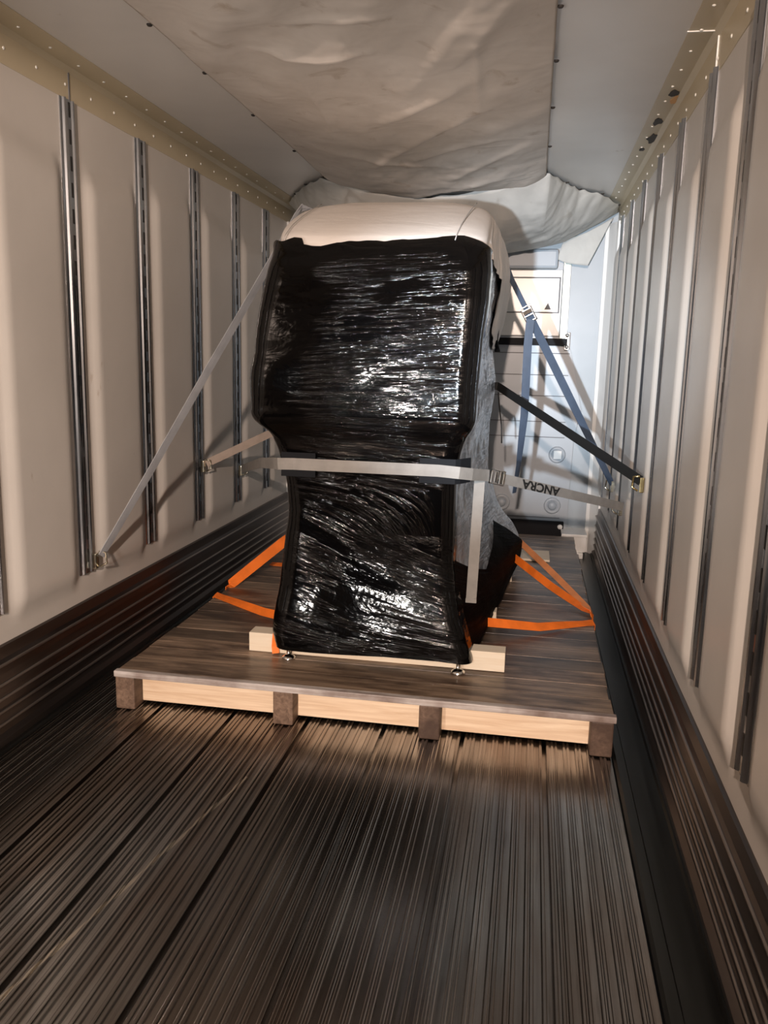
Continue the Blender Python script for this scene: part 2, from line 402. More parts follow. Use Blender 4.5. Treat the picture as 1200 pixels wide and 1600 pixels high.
# ceiling corner trims with two rows of rivets each
def corner(name, x, s, wz, cx, ys, dz):
    p = [(x - s * 0.01, wz), (x + s * 0.003, wz), (x + s * 0.003, H - 0.022), (x + s * 0.012, H - 0.012), (x + s * 0.022, H - 0.003), (x + s * cx, H - 0.003), (x + s * cx, H + 0.01), (x - s * 0.01, H + 0.01)]
    o = struct(extrude_y(name, p, Y0, Y1, M_trim))
    a = dome('rivet', 0.0065, 0.004, M_rivet, o, (0, 0, 0), (s, 0, 0)); a.location = (x + s * 0.003, ys[0], H - dz)
    place_copies(a, [(x + s * 0.003, y, H - dz) for y in ys[1:]], o)
    b = dome('rivet', 0.0065, 0.004, M_rivet, o, (0, 0, 0), (0, 0, -1)); b.location = (x + s * 0.065, ys[0], H - 0.003)
    place_copies(b, [(x + s * 0.065, y, H - 0.003) for y in ys[1:]], o)
    return o
t5 = corner('trim_5', XL, 1, 2.495, 0.135, [2.745 + 0.203 * k for k in range(19)], 0.070)
t6 = corner('trim_6', XR, -1, 2.475, 0.105, [2.62 + 0.203 * k for k in range(20)], 0.095)
box('joint', XL + 0.0, XL + 0.007, 3.375, 3.381, 2.49, H - 0.02, M_groove, t5)
box('joint', XR - 0.008, XR, 3.237, 3.245, 2.46, H - 0.02, M_white, t6)
box('joint', XR - 0.11, XR - 0.01, 3.237, 3.245, H - 0.006, H - 0.002, M_white, t6)
# torn places in the right trim
def blob(name, cx, cy, z, rx, ry, m, parent, seed):
    bm = bmesh.new(); r = random.Random(seed); vs = []
    for k in range(14):
        t = 2 * math.pi * k / 14; q = 0.6 + 0.5 * r.random(); vs.append((cx + rx * q * math.cos(t), cy + ry * q * math.sin(t)))
    lo = [bm.verts.new((a, b, z)) for a, b in vs]; hi = [bm.verts.new((a, b, z - 0.003)) for a, b in vs]
    bm.faces.new(lo); bm.faces.new(hi[::-1])
    for k in range(14): bm.faces.new((lo[k], hi[k], hi[(k + 1) % 14], lo[(k + 1) % 14]))
    return obj(name, bm, m, parent)
M_foam = mat('foam_tan', (0.75, 0.45, 0.22), 0.9)
for i, (cx, cy, rx, ry, mm) in enumerate([(0.52, 3.93, 0.022, 0.05, M_groovefloor), (0.535, 4.02, 0.016, 0.07, M_foam), (0.515, 4.36, 0.022, 0.07, M_groovefloor), (0.53, 4.68, 0.028, 0.10, M_groovefloor), (0.51, 4.9, 0.016, 0.04, M_groovefloor)]):
    q = blob('tear', cx, cy, H - 0.003, rx, ry, mm, t6, i); q['label'] = 'torn hole in the trim' if mm is not M_foam else 'exposed tan foam'

# white corner post at the bulkhead
post = struct(prism('trim_7', [(0.475, 6.70), (0.475, 6.665), (0.50, 6.655), (0.545, 6.55), (0.553, 6.50), (XR + 0.01, 6.50), (XR + 0.01, 6.70)], 'z', 0.0, 2.50, M_white))
struct(prism('trim_8', [(XL - 0.01, 6.70), (XL - 0.01, 6.50), (XL + 0.013, 6.50), (XL + 0.02, 6.55), (XL + 0.066, 6.655), (XL + 0.09, 6.665), (XL + 0.09, 6.70)], 'z', 0.0, 2.50, M_white))

# slotted steel wall tracks
def track(y, x, s, label, group, flip=1):
    t = thing('wall_track', label, 'track', (x, y, 0.505), group)
    w = 1.99
    pr = [(-0.052, 0.0), (-0.052, 0.003), (-0.036, 0.004), (-0.031, 0.012), (-0.024, 0.0155), (-0.017, 0.012), (-0.013, 0.006), (-0.008, 0.006), (0.0, 0.0075), (0.024, 0.0075), (0.028, 0.006), (0.033, 0.013), (0.039, 0.015), (0.045, 0.011), (0.049, 0.004), (0.056, 0.003), (0.056, 0.0)]
    bm = bmesh.new(); lo = [bm.verts.new((s * (b + 0.001), flip * a, 0)) for a, b in pr]; hi = [bm.verts.new((s * (b + 0.001), flip * a, w)) for a, b in pr]
    for i in range(len(pr)): j = (i + 1) % len(pr); bm.faces.new((lo[i], lo[j], hi[j], hi[i]))
    bm.faces.new(lo); bm.faces.new(hi[::-1])
    for k in range(19):
        z = 0.05 + k * 0.104; add_box(bm, min(s * 0.0075, s * 0.0095), max(s * 0.0075, s * 0.0095), min(flip * 0.005, flip * 0.019), max(flip * 0.005, flip * 0.019), z, z + 0.058, mi=1)
    obj('rail', bm, [M_track, M_slot], t)
    a = dome('screw', 0.0085, 0.007, M_screw, t, (0, 0, 0), (s, 0, 0)); zz = [1.97, 1.872, 1.67, 1.467, 1.264, 1.06, 0.856, 0.652, 0.448, 0.246, 0.05]
    a.location = (s * 0.0045, flip * -0.044, zz[0]); place_copies(a, [(s * 0.0045, flip * -0.044, z) for z in zz[1:]], t)
    return t
nth = ['nearest', 'second', 'third', 'fourth', 'fifth', 'sixth', 'seventh', 'farthest']
extraL = ['cut off by the photo edge', 'holding the long grey strap hook', 'crossed by the long grey strap', 'holding the brown-grey strap hook', 'where the grey belt strap hooks on', 'half hidden behind the wrapped load']
extraR = ['running off the right edge of the photo', 'running past the top edge of the photo', 'topping out just below the trim joint', 'directly beside the torn ceiling trim', 'holding the black strap hook', 'holding the lettered strap end', 'narrow in the far distance', 'beside the white corner post']
for i, y in enumerate(LR):
    track(y, XL, 1, f'{nth[i] if i < 5 else "farthest"} slotted steel track on the left wall, {extraL[i]}', 'slotted tracks on the left wall')
for i, y in enumerate(RR):
    track(y, XR, -1, f'{nth[i]} slotted steel track on the right wall, {extraR[i]}', 'slotted tracks on the right wall')

# ------------------------------------------------------------------ bulkhead fittings
YB = 6.70
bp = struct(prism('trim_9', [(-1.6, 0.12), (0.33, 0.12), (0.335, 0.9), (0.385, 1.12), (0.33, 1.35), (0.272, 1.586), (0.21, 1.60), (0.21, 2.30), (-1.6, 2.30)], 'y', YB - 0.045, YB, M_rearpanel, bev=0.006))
for z in (1.545, 1.38, 1.22, 1.02, 0.90, 0.26):
    box('seam', -1.58, 0.27, YB - 0.049, YB - 0.044, z, z + 0.006, M_groove, bp)
d = thing('access_door', 'bright white framed access door high on the bulkhead beside the blue strap', 'door', (-0.2, YB - 0.05, 1.68))
box('door_frame', -0.62, 0.182, YB - 0.085, YB - 0.046, 1.675, 2.165, M_white, d, 0.008)
box('door_leaf', -0.58, 0.16, YB - 0.098, YB - 0.083, 1.853, 2.103, M_white, d, 0.004)
box('gasket_gap_strip', -0.59, 0.17, YB - 0.0875, YB - 0.0845, 1.846, 2.112, M_groove, d)
prism('warning_triangle', [(0.058, 1.873), (0.108, 1.873), (0.083, 1.922)], 'y', YB - 0.1, YB - 0.097, M_sticker, d)['label'] = 'small dark grey warning triangle'
o = prism('ledge', [(-1.2, 1.60), (0.2, 1.60), (0.2, 1.672), (-1.2, 1.672)], 'y', YB - 0.075, YB - 0.046, M_rearpanel, bev=0.006)
tag(o, 'grey ledge under the white access door, above the black strap', 'ledge')
o = box('upper_housing', -1.1, 0.14, YB - 0.14, YB - 0.046, 2.17, 2.31, M_shelf, None, 0.02); tag(o, 'pale blue-grey housing across the bulkhead above the white door', 'housing')
o = prism('angle_bar', [(0.186, YB - 0.046), (0.186, YB - 0.10), (0.194, YB - 0.10), (0.194, YB - 0.056), (0.238, YB - 0.056), (0.238, YB - 0.046)], 'z', 1.66, 2.285, M_angle); tag(o, 'pale green upright angle bar right of the white access door', 'bar')
box('gasket_gap_strip', 0.183, 0.186, YB - 0.075, YB - 0.046, 1.66, 2.285, M_groove, bp)  # dark strip painted in for the shaded gap beside the angle bar
t = thing('bulkhead_strap', 'black rubber strap stretched across the bulkhead below the white door, clamped at its right end', 'strap', (0.0, YB - 0.05, 1.60))
box('band', -1.0, 0.245, YB - 0.09, YB - 0.078, 1.605, 1.66, M_black, t, 0.003)
box('clamp_plate', 0.222, 0.262, YB - 0.088, YB - 0.046, 1.575, 1.705, M_steel, t, 0.004)
for z in (1.598, 1.685): dome('bolt', 0.016, 0.014, M_screw, t, (0.242, YB - 0.088, z), (0, -1, 0))
def cap(x, z, ins):
    r = lathe('round_cap', [(0.066, 0), (0.066, 0.008), (0.058, 0.018), (0.045, 0.018), (0.040, 0.008), (0, 0.008)], (x, YB - 0.045, z), (0, -1, 0), M_rearpanel, bp, 28)
    if ins: box('cap_insert', x - 0.028, x + 0.034, YB - 0.075, YB - 0.052, z - 0.032, z + 0.034, M_white, r, 0.004)['label'] = 'bright white square insert'
    else: lathe('cap_dome', [(0.036, 0), (0.034, 0.016), (0.02, 0.024), (0, 0.026)], (x, YB - 0.052, z), (0, -1, 0), M_shelf, r, 24)
cap(0.222, 0.768, True); cap(0.208, 0.362, False); cap(-0.19, 0.37, False)
t = thing('rubber_bumper', 'black rubber bumper strip along the foot of the bulkhead', 'bumper', (-0.2, YB - 0.05, 0.1))
box('strip', -1.2, 0.305, YB - 0.085, YB - 0.046, 0.085, 0.24, M_black, t, 0.008)
lathe('stud', [(0.02, 0), (0.018, 0.005), (0, 0.006)], (0.278, YB - 0.085, 0.20), (0, -1, 0), M_white, t, 16)
t = thing('drain_bracket', 'folded white metal bracket tapering to the floor beside the corner post', 'bracket', (0.4, 6.45, 0.0))
prism('plate', [(0.285, 0.165), (0.475, 0.165), (0.47, 0.045), (0.385, 0.045), (0.352, 0.14), (0.285, 0.14)], 'y', 6.44, 6.46, M_white, t, 0.003)
box('flange', 0.285, 0.478, 6.42, 6.70, 0.165, 0.185, M_white, t, 0.004)
box('foot', 0.40, 0.455, 6.40, 6.46, 0.0, 0.045, M_white, t, 0.006)

# ------------------------------------------------------------------ ceiling air chute and its liner
def sheet_noise(X, Y): return fbm(X * 3.2 + Y * 1.4, Y * 1.5 - X * 1.1, 11, 5) - 0.48
FOLDS = [(-0.722, 4.006, -0.275, 3.481, 0.03, 0.05), (-1.047, 3.126, -0.639, 3.143, 0.02, 0.03), (-0.586, 3.669, -0.301, 2.959, 0.02, 0.05),
         (-0.928, 4.837, -0.301, 3.884, 0.028, 0.05), (-0.687, 4.734, -0.27, 4.428, 0.025, 0.045), (-0.772, 5.45, -0.279, 5.221, 0.02, 0.05),
         (-0.35, 3.3, -0.062, 2.65, 0.03, 0.06), (-0.85, 2.862, -0.529, 2.845, 0.015, 0.025), (-0.943, 3.349, -1.013, 4.167, 0.015, 0.03),
         (-0.251, 3.093, -0.291, 3.82, 0.015, 0.02), (-1.2, 4.6, -0.5, 4.95, 0.015, 0.05), (-0.5, 5.1, -0.12, 4.6, 0.02, 0.04)]
xs = np.linspace(-1.372, 0.022, 150); ys = np.linspace(Y0, 5.47, 420)
X, Y = np.meshgrid(xs, ys); xc = -0.675; hw = 0.697; u = (X - xc) / hw
env = (1 - u ** 2)
dent = 0.5 + 0.5 * fbm(X * 1.3 + 4, Y * 0.9, 31, 3)
Z = 2.611 - env ** 0.6 * (0.035 + 0.06 * sstep(4.6, 5.45, Y)) * 1.0 - env * 0.02 * dent
fold = np.abs(np.sin((X * 3.0 + Y * 2.2 + 2.2 * fbm(X * 1.1, Y * 1.1, 3, 3)) * 2.1)) ** 3
Z = Z - env ** 0.5 * 0.030 * fold * sstep(0.25, 0.6, fbm(X * 1.7, Y * 1.1, 77, 3)) + env ** 0.5 * 0.055 * sheet_noise(X, Y)
for ax, ay, bx_, by, hh, ww in FOLDS:
    dx_, dy_ = bx_ - ax, by - ay; L2 = dx_ * dx_ + dy_ * dy_; tq = np.clip(((X - ax) * dx_ + (Y - ay) * dy_) / L2, 0, 1)
    dist = np.hypot(X - ax - tq * dx_, Y - ay - tq * dy_); sd = np.sign((X - ax) * dy_ - (Y - ay) * dx_)
    Z = Z - env ** 0.4 * hh * np.exp(-(dist / ww) ** 1.4) * (0.4 + 0.6 * np.sin(np.pi * np.clip(tq, 0.05, 0.95)))
Z = np.minimum(Z, 2.612); Yw = Y + 0 * Y
ch = grid_mesh('air_chute', np.stack([X, Yw, Z], -1), M_chute)
so = ch.modifiers.new('s', 'SOLIDIFY'); so.thickness = 0.003
tag(ch, 'dirty beige fabric air chute pinned flat along the ceiling above the load', 'air chute')
pin = dome('pin', 0.011, 0.008, M_groovefloor, ch, (0, 0, 0), (0, 0, -1)); pins = [(xx, yy, 2.607) for xx in (-1.372, 0.022) for yy in (2.45, 2.95, 3.45, 4.05, 4.75, 5.42)]
pin.location = pins[0]; place_copies(pin, pins[1:], ch)
# liner sagging from the chute mouth back to the bulkhead
A = [(-1.86, 6.30, 2.61), (-1.73, 6.0, 2.612), (-1.557, 5.67, 2.612), (-1.39, 5.45, 2.61), (-1.1, 5.47, 2.535), (-0.7, 5.48, 2.49), (-0.3, 5.46, 2.535), (0.03, 5.40, 2.612), (0.14, 5.70, 2.614), (0.233, 5.92, 2.614), (0.39, 6.08, 2.614), (0.545, 6.44, 2.60)]
B = [(-1.86, 6.62, 2.56), (-1.75, 6.60, 2.45), (-1.55, 6.58, 2.36), (-1.3, 6.56, 2.29), (-1.0, 6.54, 2.26), (-0.65, 6.5, 2.25), (-0.27, 6.46, 2.262), (-0.02, 6.46, 2.302), (0.08, 6.47, 2.325), (0.17, 6.48, 2.35), (0.34, 6.52, 2.45), (0.55, 6.6, 2.575)]
def spl(P, n):
    P = np.array(P); s = np.r_[0, np.cumsum(np.linalg.norm(np.diff(P, axis=0), axis=1))]; s /= s[-1]; q = np.linspace(0, 1, n)
    return np.stack([np.interp(q, np.linspace(0, 1, len(P)), P[:, k]) for k in range(3)], -1)
a, b = spl(A, 150), spl(B, 150); T = np.linspace(0, 1, 60)[:, None, None]
S = np.linspace(0, 1, 150)[None, :]
G = a[None] * (1 - T) + b[None] * T; tt = T[..., 0]
bag = np.sin(np.pi * tt ** 0.8) * (0.13 * np.sin(np.pi * S) ** 0.7)
G[..., 2] -= bag
G[..., 2] += (fbm(G[..., 0] * 4 + G[..., 1] * 3, G[..., 1] * 2 - G[..., 0] * 3.5, 21, 4) - 0.47) * 0.09 * np.sin(np.pi * tt) ** 0.5
G[..., 2] -= 0.012 * np.abs(np.sin(S * 60 + 3 * np.sin(tt * 3))) * np.exp(-tt * 5)
G[..., 2] = np.minimum(G[..., 2], 2.614)
lin = grid_mesh('chute_liner', G, M_chuteback); so = lin.modifiers.new('s', 'SOLIDIFY'); so.thickness = 0.003
tag(lin, 'grey-white fabric liner sagging from the end of the chute to the bulkhead corner', 'fabric')
pl = [(-1.557, 5.66, 2.608), (-1.72, 5.98, 2.608), (0.145, 5.69, 2.608), (0.235, 5.91, 2.608), (0.395, 6.07, 2.608), (0.535, 6.42, 2.596)]
pin2 = dome('pin', 0.012, 0.008, M_groovefloor, lin, (0, 0, 0), (0, 0, -1)); pin2.location = pl[0]; place_copies(pin2, pl[1:], lin)
# loose corner flap
F0 = np.array([(0.13, 6.60, 2.24), (0.20, 6.585, 2.21), (0.355, 6.56, 2.19)]); F1 = np.array([(0.17, 6.56, 2.37), (0.34, 6.56, 2.43), (0.515, 6.57, 2.53)])
q = spl(F0, 24)[None] * (1 - np.linspace(0, 1, 20)[:, None, None]) + spl(F1, 24)[None] * np.linspace(0, 1, 20)[:, None, None]
q[..., 1] += (fbm(q[..., 0] * 7, q[..., 2] * 7, 8, 3) - 0.45) * 0.05
fl = grid_mesh('fabric_flap', q, M_chuteback); so = fl.modifiers.new('s', 'SOLIDIFY'); so.thickness = 0.003
tag(fl, 'pale loose fabric flap hanging in the upper right bulkhead corner', 'fabric')

# ------------------------------------------------------------------ pallet
PX0, PX1, PY0, PY1 = -1.662, 0.383, 3.085, 6.40
pal = thing('pallet', 'large weathered wooden pallet under the wrapped load', 'pallet', (-0.64, 4.7, 0.0))
def pbox(name, x0, x1, y0, y1, z0, z1, m, bev=0.003, parent=pal): return box(name, x0, x1, y0, y1, z0, z1, m, parent, bev)
y = PY0 + 0.03; k = 0
while y < PY1 - 0.05:
    w = 0.137 + 0.006 * random.random(); b_ = pbox('deck_board', PX0 + 0.012 * random.random(), PX1 - 0.012 * random.random(), y, min(y + w, PY1), 0.142, 0.170 - 0.0015 * random.random(), M_deck, 0.0025); y += w + 0.003; k += 1
pbox('nosing', PX0 - 0.006, PX1 + 0.004, PY0 - 0.006, PY0 + 0.028, 0.144, 0.171, M_nose, 0.004)['label'] = 'pale worn edge board'
for x0 in (-1.667, -0.975, -0.372, 0.295):
    pbox('runner', x0, x0 + 0.085, PY0 + 0.004, PY1 - 0.01, 0.0, 0.1425, M_runner, 0.007)
for x0, x1 in ((-1.582, -0.975), (-0.89, -0.372), (-0.287, 0.295)):
    pbox('cross_board', x0, x1, 3.165, 3.205, 0.012, 0.128, M_fresh, 0.003)['label'] = 'fresh pale pine board'
for x0 in (-1.63, -0.93, -0.33, 0.335):
    for yy in (PY0 + 0.07, PY0 + 0.21, PY0 + 0.63):
        pass
# bearers and scrap lying on the deck
def timber(name, label, x0, x1, y0, y1, z1, cat='timber'):
    o = box(name, x0, x1, y0, y1, 0.171, z1, M_timber, None, 0.003); tag(o, label, cat); return o
timber('timber_bearer', 'pale timber bearer lying across the pallet under the front of the load', -1.198, -0.050, 3.445, 3.535, 0.258)
timber('timber_bearer', 'timber bearer whose end peeks out just behind the front right orange strap', -1.12, -0.115, 4.10, 4.19, 0.235)
timber('timber_bearer', 'timber bearer whose white end shows beside the rear orange straps', -1.12, -0.058, 4.95, 5.04, 0.248)
timber('wood_offcut', 'thin tan wood offcut lying flat on the pallet behind the orange straps', -0.06, 0.18, 5.52, 5.80, 0.186, 'offcut')

# ------------------------------------------------------------------ wrapped load
TBL = np.array([
 # z, yF, yB, xFL, xFR, xBL, xBR, r
 (0.225, 3.370, 5.24, -1.050, -0.197, -1.06, -0.040, 0.05),
 (0.290, 3.378, 5.25, -1.076, -0.222, -1.08, -0.022, 0.06),
 (0.400, 3.405, 5.25, -1.058, -0.262, -1.08, -0.018, 0.06),
 (0.500, 3.430, 5.22, -1.043, -0.283, -1.08, -0.068, 0.06),
 (0.630, 3.445, 5.20, -1.028, -0.296, -1.08, -0.165, 0.06),
 (0.830, 3.445, 5.20, -1.013, -0.300, -1.08, -0.232, 0.06),
 (0.970, 3.440, 5.20, -1.035, -0.300, -1.10, -0.240, 0.06),
 (1.090, 3.430, 5.20, -1.062, -0.290, -1.12, -0.236, 0.06),
 (1.165, 3.410, 5.20, -1.088, -0.270, -1.14, -0.226, 0.06),
 (1.205, 3.368, 5.20, -1.135, -0.243, -1.15, -0.222, 0.06),
 (1.240, 3.352, 5.20, -1.160, -0.228, -1.15, -0.218, 0.06),
 (1.400, 3.350, 5.20, -1.152, -0.224, -1.15, -0.214, 0.07),
 (1.560, 3.350, 5.20, -1.138, -0.216, -1.15, -0.235, 0.07),
 (1.700, 3.355, 5.20, -1.120, -0.200, -1.15, -0.200, 0.08),
 (1.850, 3.370, 5.20, -1.095, -0.192, -1.15, -0.172, 0.09),
 (1.930, 3.400, 5.20, -1.075, -0.200, -1.15, -0.158, 0.10),
 (1.975, 3.450, 5.20, -1.080, -0.215, -1.15, -0.158, 0.12),
 (2.030, 3.560, 5.20, -1.105, -0.220, -1.15, -0.168, 0.15),
 (2.090, 3.720, 5.19, -1.130, -0.225, -1.15, -0.182, 0.18),
 (2.150, 3.900, 5.17, -1.145, -0.235, -1.14, -0.205, 0.20),
 (2.200, 4.060, 5.12, -1.130, -0.265, -1.11, -0.240, 0.20),
 (2.232, 4.220, 5.02, -1.060, -0.330, -1.04, -0.310, 0.20)])
zs = np.r_[np.arange(0.225, 1.1, 0.0125), np.arange(1.1, 1.3, 0.008), np.arange(1.3, 2.232, 0.0125), 2.232]
def sm_interp(z, col):
    acc = 0
    for dz, w in ((-0.018, 0.25), (0, 0.5), (0.018, 0.25)): acc = acc + w * np.interp(z + dz, TBL[:, 0], TBL[:, col])
    return acc
sec = [sm_interp(zs, c) for c in range(1, 8)]
NA, NF, NR, NBk, NL = 12, 190, 130, 30, 60
def section(yF, yB, fl, fr, bl_, br_, r):
    def arc(c, a0, a1): t = np.radians(np.linspace(a0, a1, NA)); return np.stack([c[0] + r * np.cos(t), c[1] + r * np.sin(t)], -1)
    def seg(a, b, n): t = np.linspace(0, 1, n + 2)[1:-1, None]; return a * (1 - t) + b * t
    c1 = arc((bl_ + r, yB - r), 90, 180); c2 = arc((fl + r, yF + r), 180, 270); c3 = arc((fr - r, yF + r), 270, 360); c4 = arc((br_ - r, yB - r), 0, 90)
    parts = [c1, seg(c1[-1], c2[0], NL), c2, seg(c2[-1], c3[0], NF), c3, seg(c3[-1], c4[0], NR), c4, seg(c4[-1], c1[0], NBk)]
    return np.concatenate(parts)
BODY = np.array([section(*[s[i] for s in sec]) for i in range(len(zs))])      # rows, cols, 2
NC = BODY.shape[1]
iL0, iFL, iF0, iF1, iR0, iR1, iB0 = NA, NA + NL, 2 * NA + NL, 2 * NA + NL + NF, 3 * NA + NL + NF, 3 * NA + NL + NF + NR, 4 * NA + NL + NF + NR
cen = BODY.mean(1, keepdims=True)
dr = np.roll(BODY, -1, 1) - np.roll(BODY, 1, 1); NRM = np.stack([dr[..., 1], -dr[..., 0]], -1); NRM /= np.linalg.norm(NRM, axis=-1, keepdims=True) + 1e-9
if ((BODY - cen) * NRM).sum(-1).mean() < 0: NRM = -NRM
dl = np.r_[0, np.cumsum(np.linalg.norm(np.diff(BODY[60], axis=0), axis=1))]            # arc length
def surf(cols, Zq, off):
    """position on the body outline at heights Zq (rows, cols) with outward offset"""
    out = np.zeros(Zq.shape + (3,)); nn = np.zeros(Zq.shape + (2,))
    for j, c in enumerate(cols):
        for k in range(2):
            out[:, j, k] = np.interp(Zq[:, j], zs, BODY[:, c, k]); nn[:, j, k] = np.interp(Zq[:, j], zs, NRM[:, c, k])
    out[..., :2] += nn * off[..., None]; out[..., 2] = Zq; return out
def flowuv(Sx, Zq):
    k = np.interp(Zq, [0.2, 0.42, 0.75, 0.95, 1.15, 1.5, 2.0], [0.10, 0.34, 0.42, 0.12, 0.05, -0.10, -0.03])
    return np.stack([Sx, Zq + k * (Sx - dl[iF0]) ], -1)
def wrinkle(Sx, Zq, seed=0, amp=1.0):
    uv = flowuv(Sx, Zq); a = uv[..., 0]; b = uv[..., 1]
    n1 = fbm(a * 2.5, b * 34, seed, 3); n2 = vnoise(a * 6 + 3 * n1, b * 16, seed + 5)
    ridg = (1 - np.abs(2 * n1 / 0.875 - 1)) ** 3
    return amp * (0.0012 * ridg + 0.0022 * (n2 - 0.5) + 0.018 * (fbm(a * 2.6, b * 3.2, seed + 9, 3) - 0.45))

ld = thing('wrapped_load', 'tall machine in glossy black stretch film with a white cover, standing on the pallet', 'wrapped machine', (-0.65, 4.3, 0.171))
LO = np.array(ld.location)
cols = np.arange(NC); Zq = np.repeat(zs[:, None], NC, 1); Sx = np.repeat(dl[None], len(zs), 0)
uvb = np.stack([Sx, Zq], -1)
offg = -0.008 + (0.022 * (fbm(Sx * 6, Zq * 9, 40, 4) - 0.5) + 0.012 * (np.abs(fbm(Sx * 9 + Zq * 4, Zq * 5 - Sx * 4, 44, 3) - 0.44) * -2 + 0.2)) * sstep(iR0 - 6, iR0 + 10, np.repeat(cols[None], len(zs), 0))
Pb = surf(cols, Zq, offg); 
grid_mesh('grey_plastic_sheet', Pb - LO, M_greyfilm, ld, uvb, closed=True)['label'] = 'crinkled blue-grey plastic on the right side'
# black film shell: left, front and round the right front corner
cb = np.arange(iL0, iR0 + 5)
xh = np.array([-1.16, -1.10, -1.055, -1.02, -0.98, -0.945, -0.925, -0.86, -0.80, -0.72, -0.60, -0.45, -0.36, -0.31, -0.25, -0.19])
zh = np.array([1.935, 1.945, 1.960, 1.948, 1.964, 1.958, 1.932, 1.928, 1.944, 1.948, 1.952, 1.965, 1.972, 1.975, 1.955, 1.92])
xt = BODY[150 if len(zs) > 150 else -20, cb, 0]; hem = np.interp(xt, xh, zh) + 0.006 * (vnoise(dl[cb] * 30, dl[cb] * 0, 3) - 0.5)
MR = 190; tz = np.linspace(0, 1, MR)[:, None]; Zq = 0.222 + (hem[None] - 0.222) * tz; Sx = np.repeat(dl[None, cb], MR, 0)
hemb = 0.222 + 0.006 * np.sin(dl[cb] * 9)[None]; Zq = hemb + (hem[None] - hemb) * tz
wr = wrinkle(Sx, Zq, 1) * 0.85
off = 0.009 + wr + 0.010 * np.exp(-((Zq - hem[None]) / 0.02) ** 2) * vnoise(Sx * 14, Zq * 0, 8)
wings = 0.016 * np.maximum(0, vnoise(Zq * 5, Sx * 0, 12) - 0.55) * 2 * (1 - sstep(iF0 - iL0 - 4, iF0 - iL0 + 40, np.repeat(np.arange(len(cb))[None], MR, 0))); off = np.maximum(off + wings, 0.001)
Pf = surf(cb, Zq, off)
Xf = Pf[..., 0]; Zf = Pf[..., 2]; jx = 0.10 * (fbm(Zf * 6, Xf * 3, 91, 3) - 0.47)
sl = sstep(-1.02, -0.80, Xf + jx - 0.10 * sstep(1.3, 1.7, Zf)) * sstep(-0.245, -0.37, Xf)
sl *= 0.15 + 0.85 * np.clip(sstep(1.80, 1.50, Zf + jx) + sstep(0.07, 0.03, np.abs(Zf - 1.86 - 0.04 * Xf)), 0, 1)
sl = np.clip(sl + 0.8 * sstep(0.42, 0.32, Zf) * sstep(-0.24, -0.30, Xf), 0, 1)
grid_mesh('black_film', Pf - LO, M_film, ld, flowuv(Sx, Zq), uv2=np.stack([sl, sl], -1))['label'] = 'glossy black stretch film'
# black skirt round the right side and back of the base
cs = np.arange(iR0 - 2, NC); ysd = BODY[10, cs, 1]
hs = np.interp(ysd, [3.45, 3.9, 4.12, 4.35, 4.70, 4.9, 5.2], [0.64, 0.50, 0.45, 0.50, 0.60, 0.52, 0.375]); hs[cs > iR1 + NA // 2] = 0.40
tz = np.linspace(0, 1, 60)[:, None]; Zq = 0.222 + (hs[None] - 0.222) * tz; Sx = np.repeat(dl[None, cs], 60, 0)
Ps = surf(cs, Zq, 0.008 + wrinkle(Sx, Zq, 5, 0.8)); grid_mesh('black_skirt', Ps - LO, M_skirt, ld, flowuv(Sx, Zq), uv2=np.full(Zq.shape + (2,), 0.15))
# underside
Pu = np.concatenate([BODY[0], np.full((NC, 1), 0.223)], 1)
bm = bmesh.new(); vs = [bm.verts.new(Vector(p) - Vector(LO)) for p in Pu[::3].tolist()]; bm.faces.new(vs); obj('underside', bm, M_black, ld)
# white cover
cc = np.arange(NC); ysc = BODY[140, cc, 1]
hc = np.full(NC, 1.86); rs = (cc >= iR0) & (cc <= iR1 + NA)
hc[rs] = np.interp(ysc[rs], [3.5, 4.05, 4.25, 4.5, 4.9, 5.2], [1.90, 1.86, 1.62, 1.56, 1.545, 1.60]); hc[cc < iL0] = 1.6; hc[cc > iR1 + NA] = 1.6
tz = np.linspace(0, 1, 110)[:, None]; Zq = hc[None] + (2.232 - hc[None]) * tz; Sx = np.repeat(dl[None], 110, 0)
offc = 0.006 + 0.034 * (fbm(Sx * 7, Zq * 2.4, 60, 4) - 0.45) * (np.repeat(cc[None], 110, 0) >= iR0) + 0.006 * (fbm(Sx * 3, Zq * 4, 61, 3) - 0.45)
offc = np.where((np.repeat(cc[None], 110, 0) < iR0 + 5) & (np.repeat(cc[None], 110, 0) >= iL0), np.minimum(offc, -0.006 + 0.012 * sstep(1.93, 2.0, Zq)), offc)
Pc = surf(cc, Zq, offc)
top = Pc[-1]; ctr = top.mean(0)
extra = [top * (1 - t) + ctr * t + np.array([0, 0, 0.014 * math.sin(t * math.pi / 2)]) for t in (0.15, 0.35, 0.6, 0.85, 0.999)]
for e, t in zip(extra, (0.15, 0.35, 0.6, 0.85, 0.999)): e[:, 2] = top[:, 2] + 0.012 * math.sin(t * math.pi / 2)
Pc = np.concatenate([Pc, np.array(extra)], 0)
cv = grid_mesh('white_cover', Pc - LO, M_cover, ld, closed=True); cv['label'] = 'white fabric dust cover over the top'
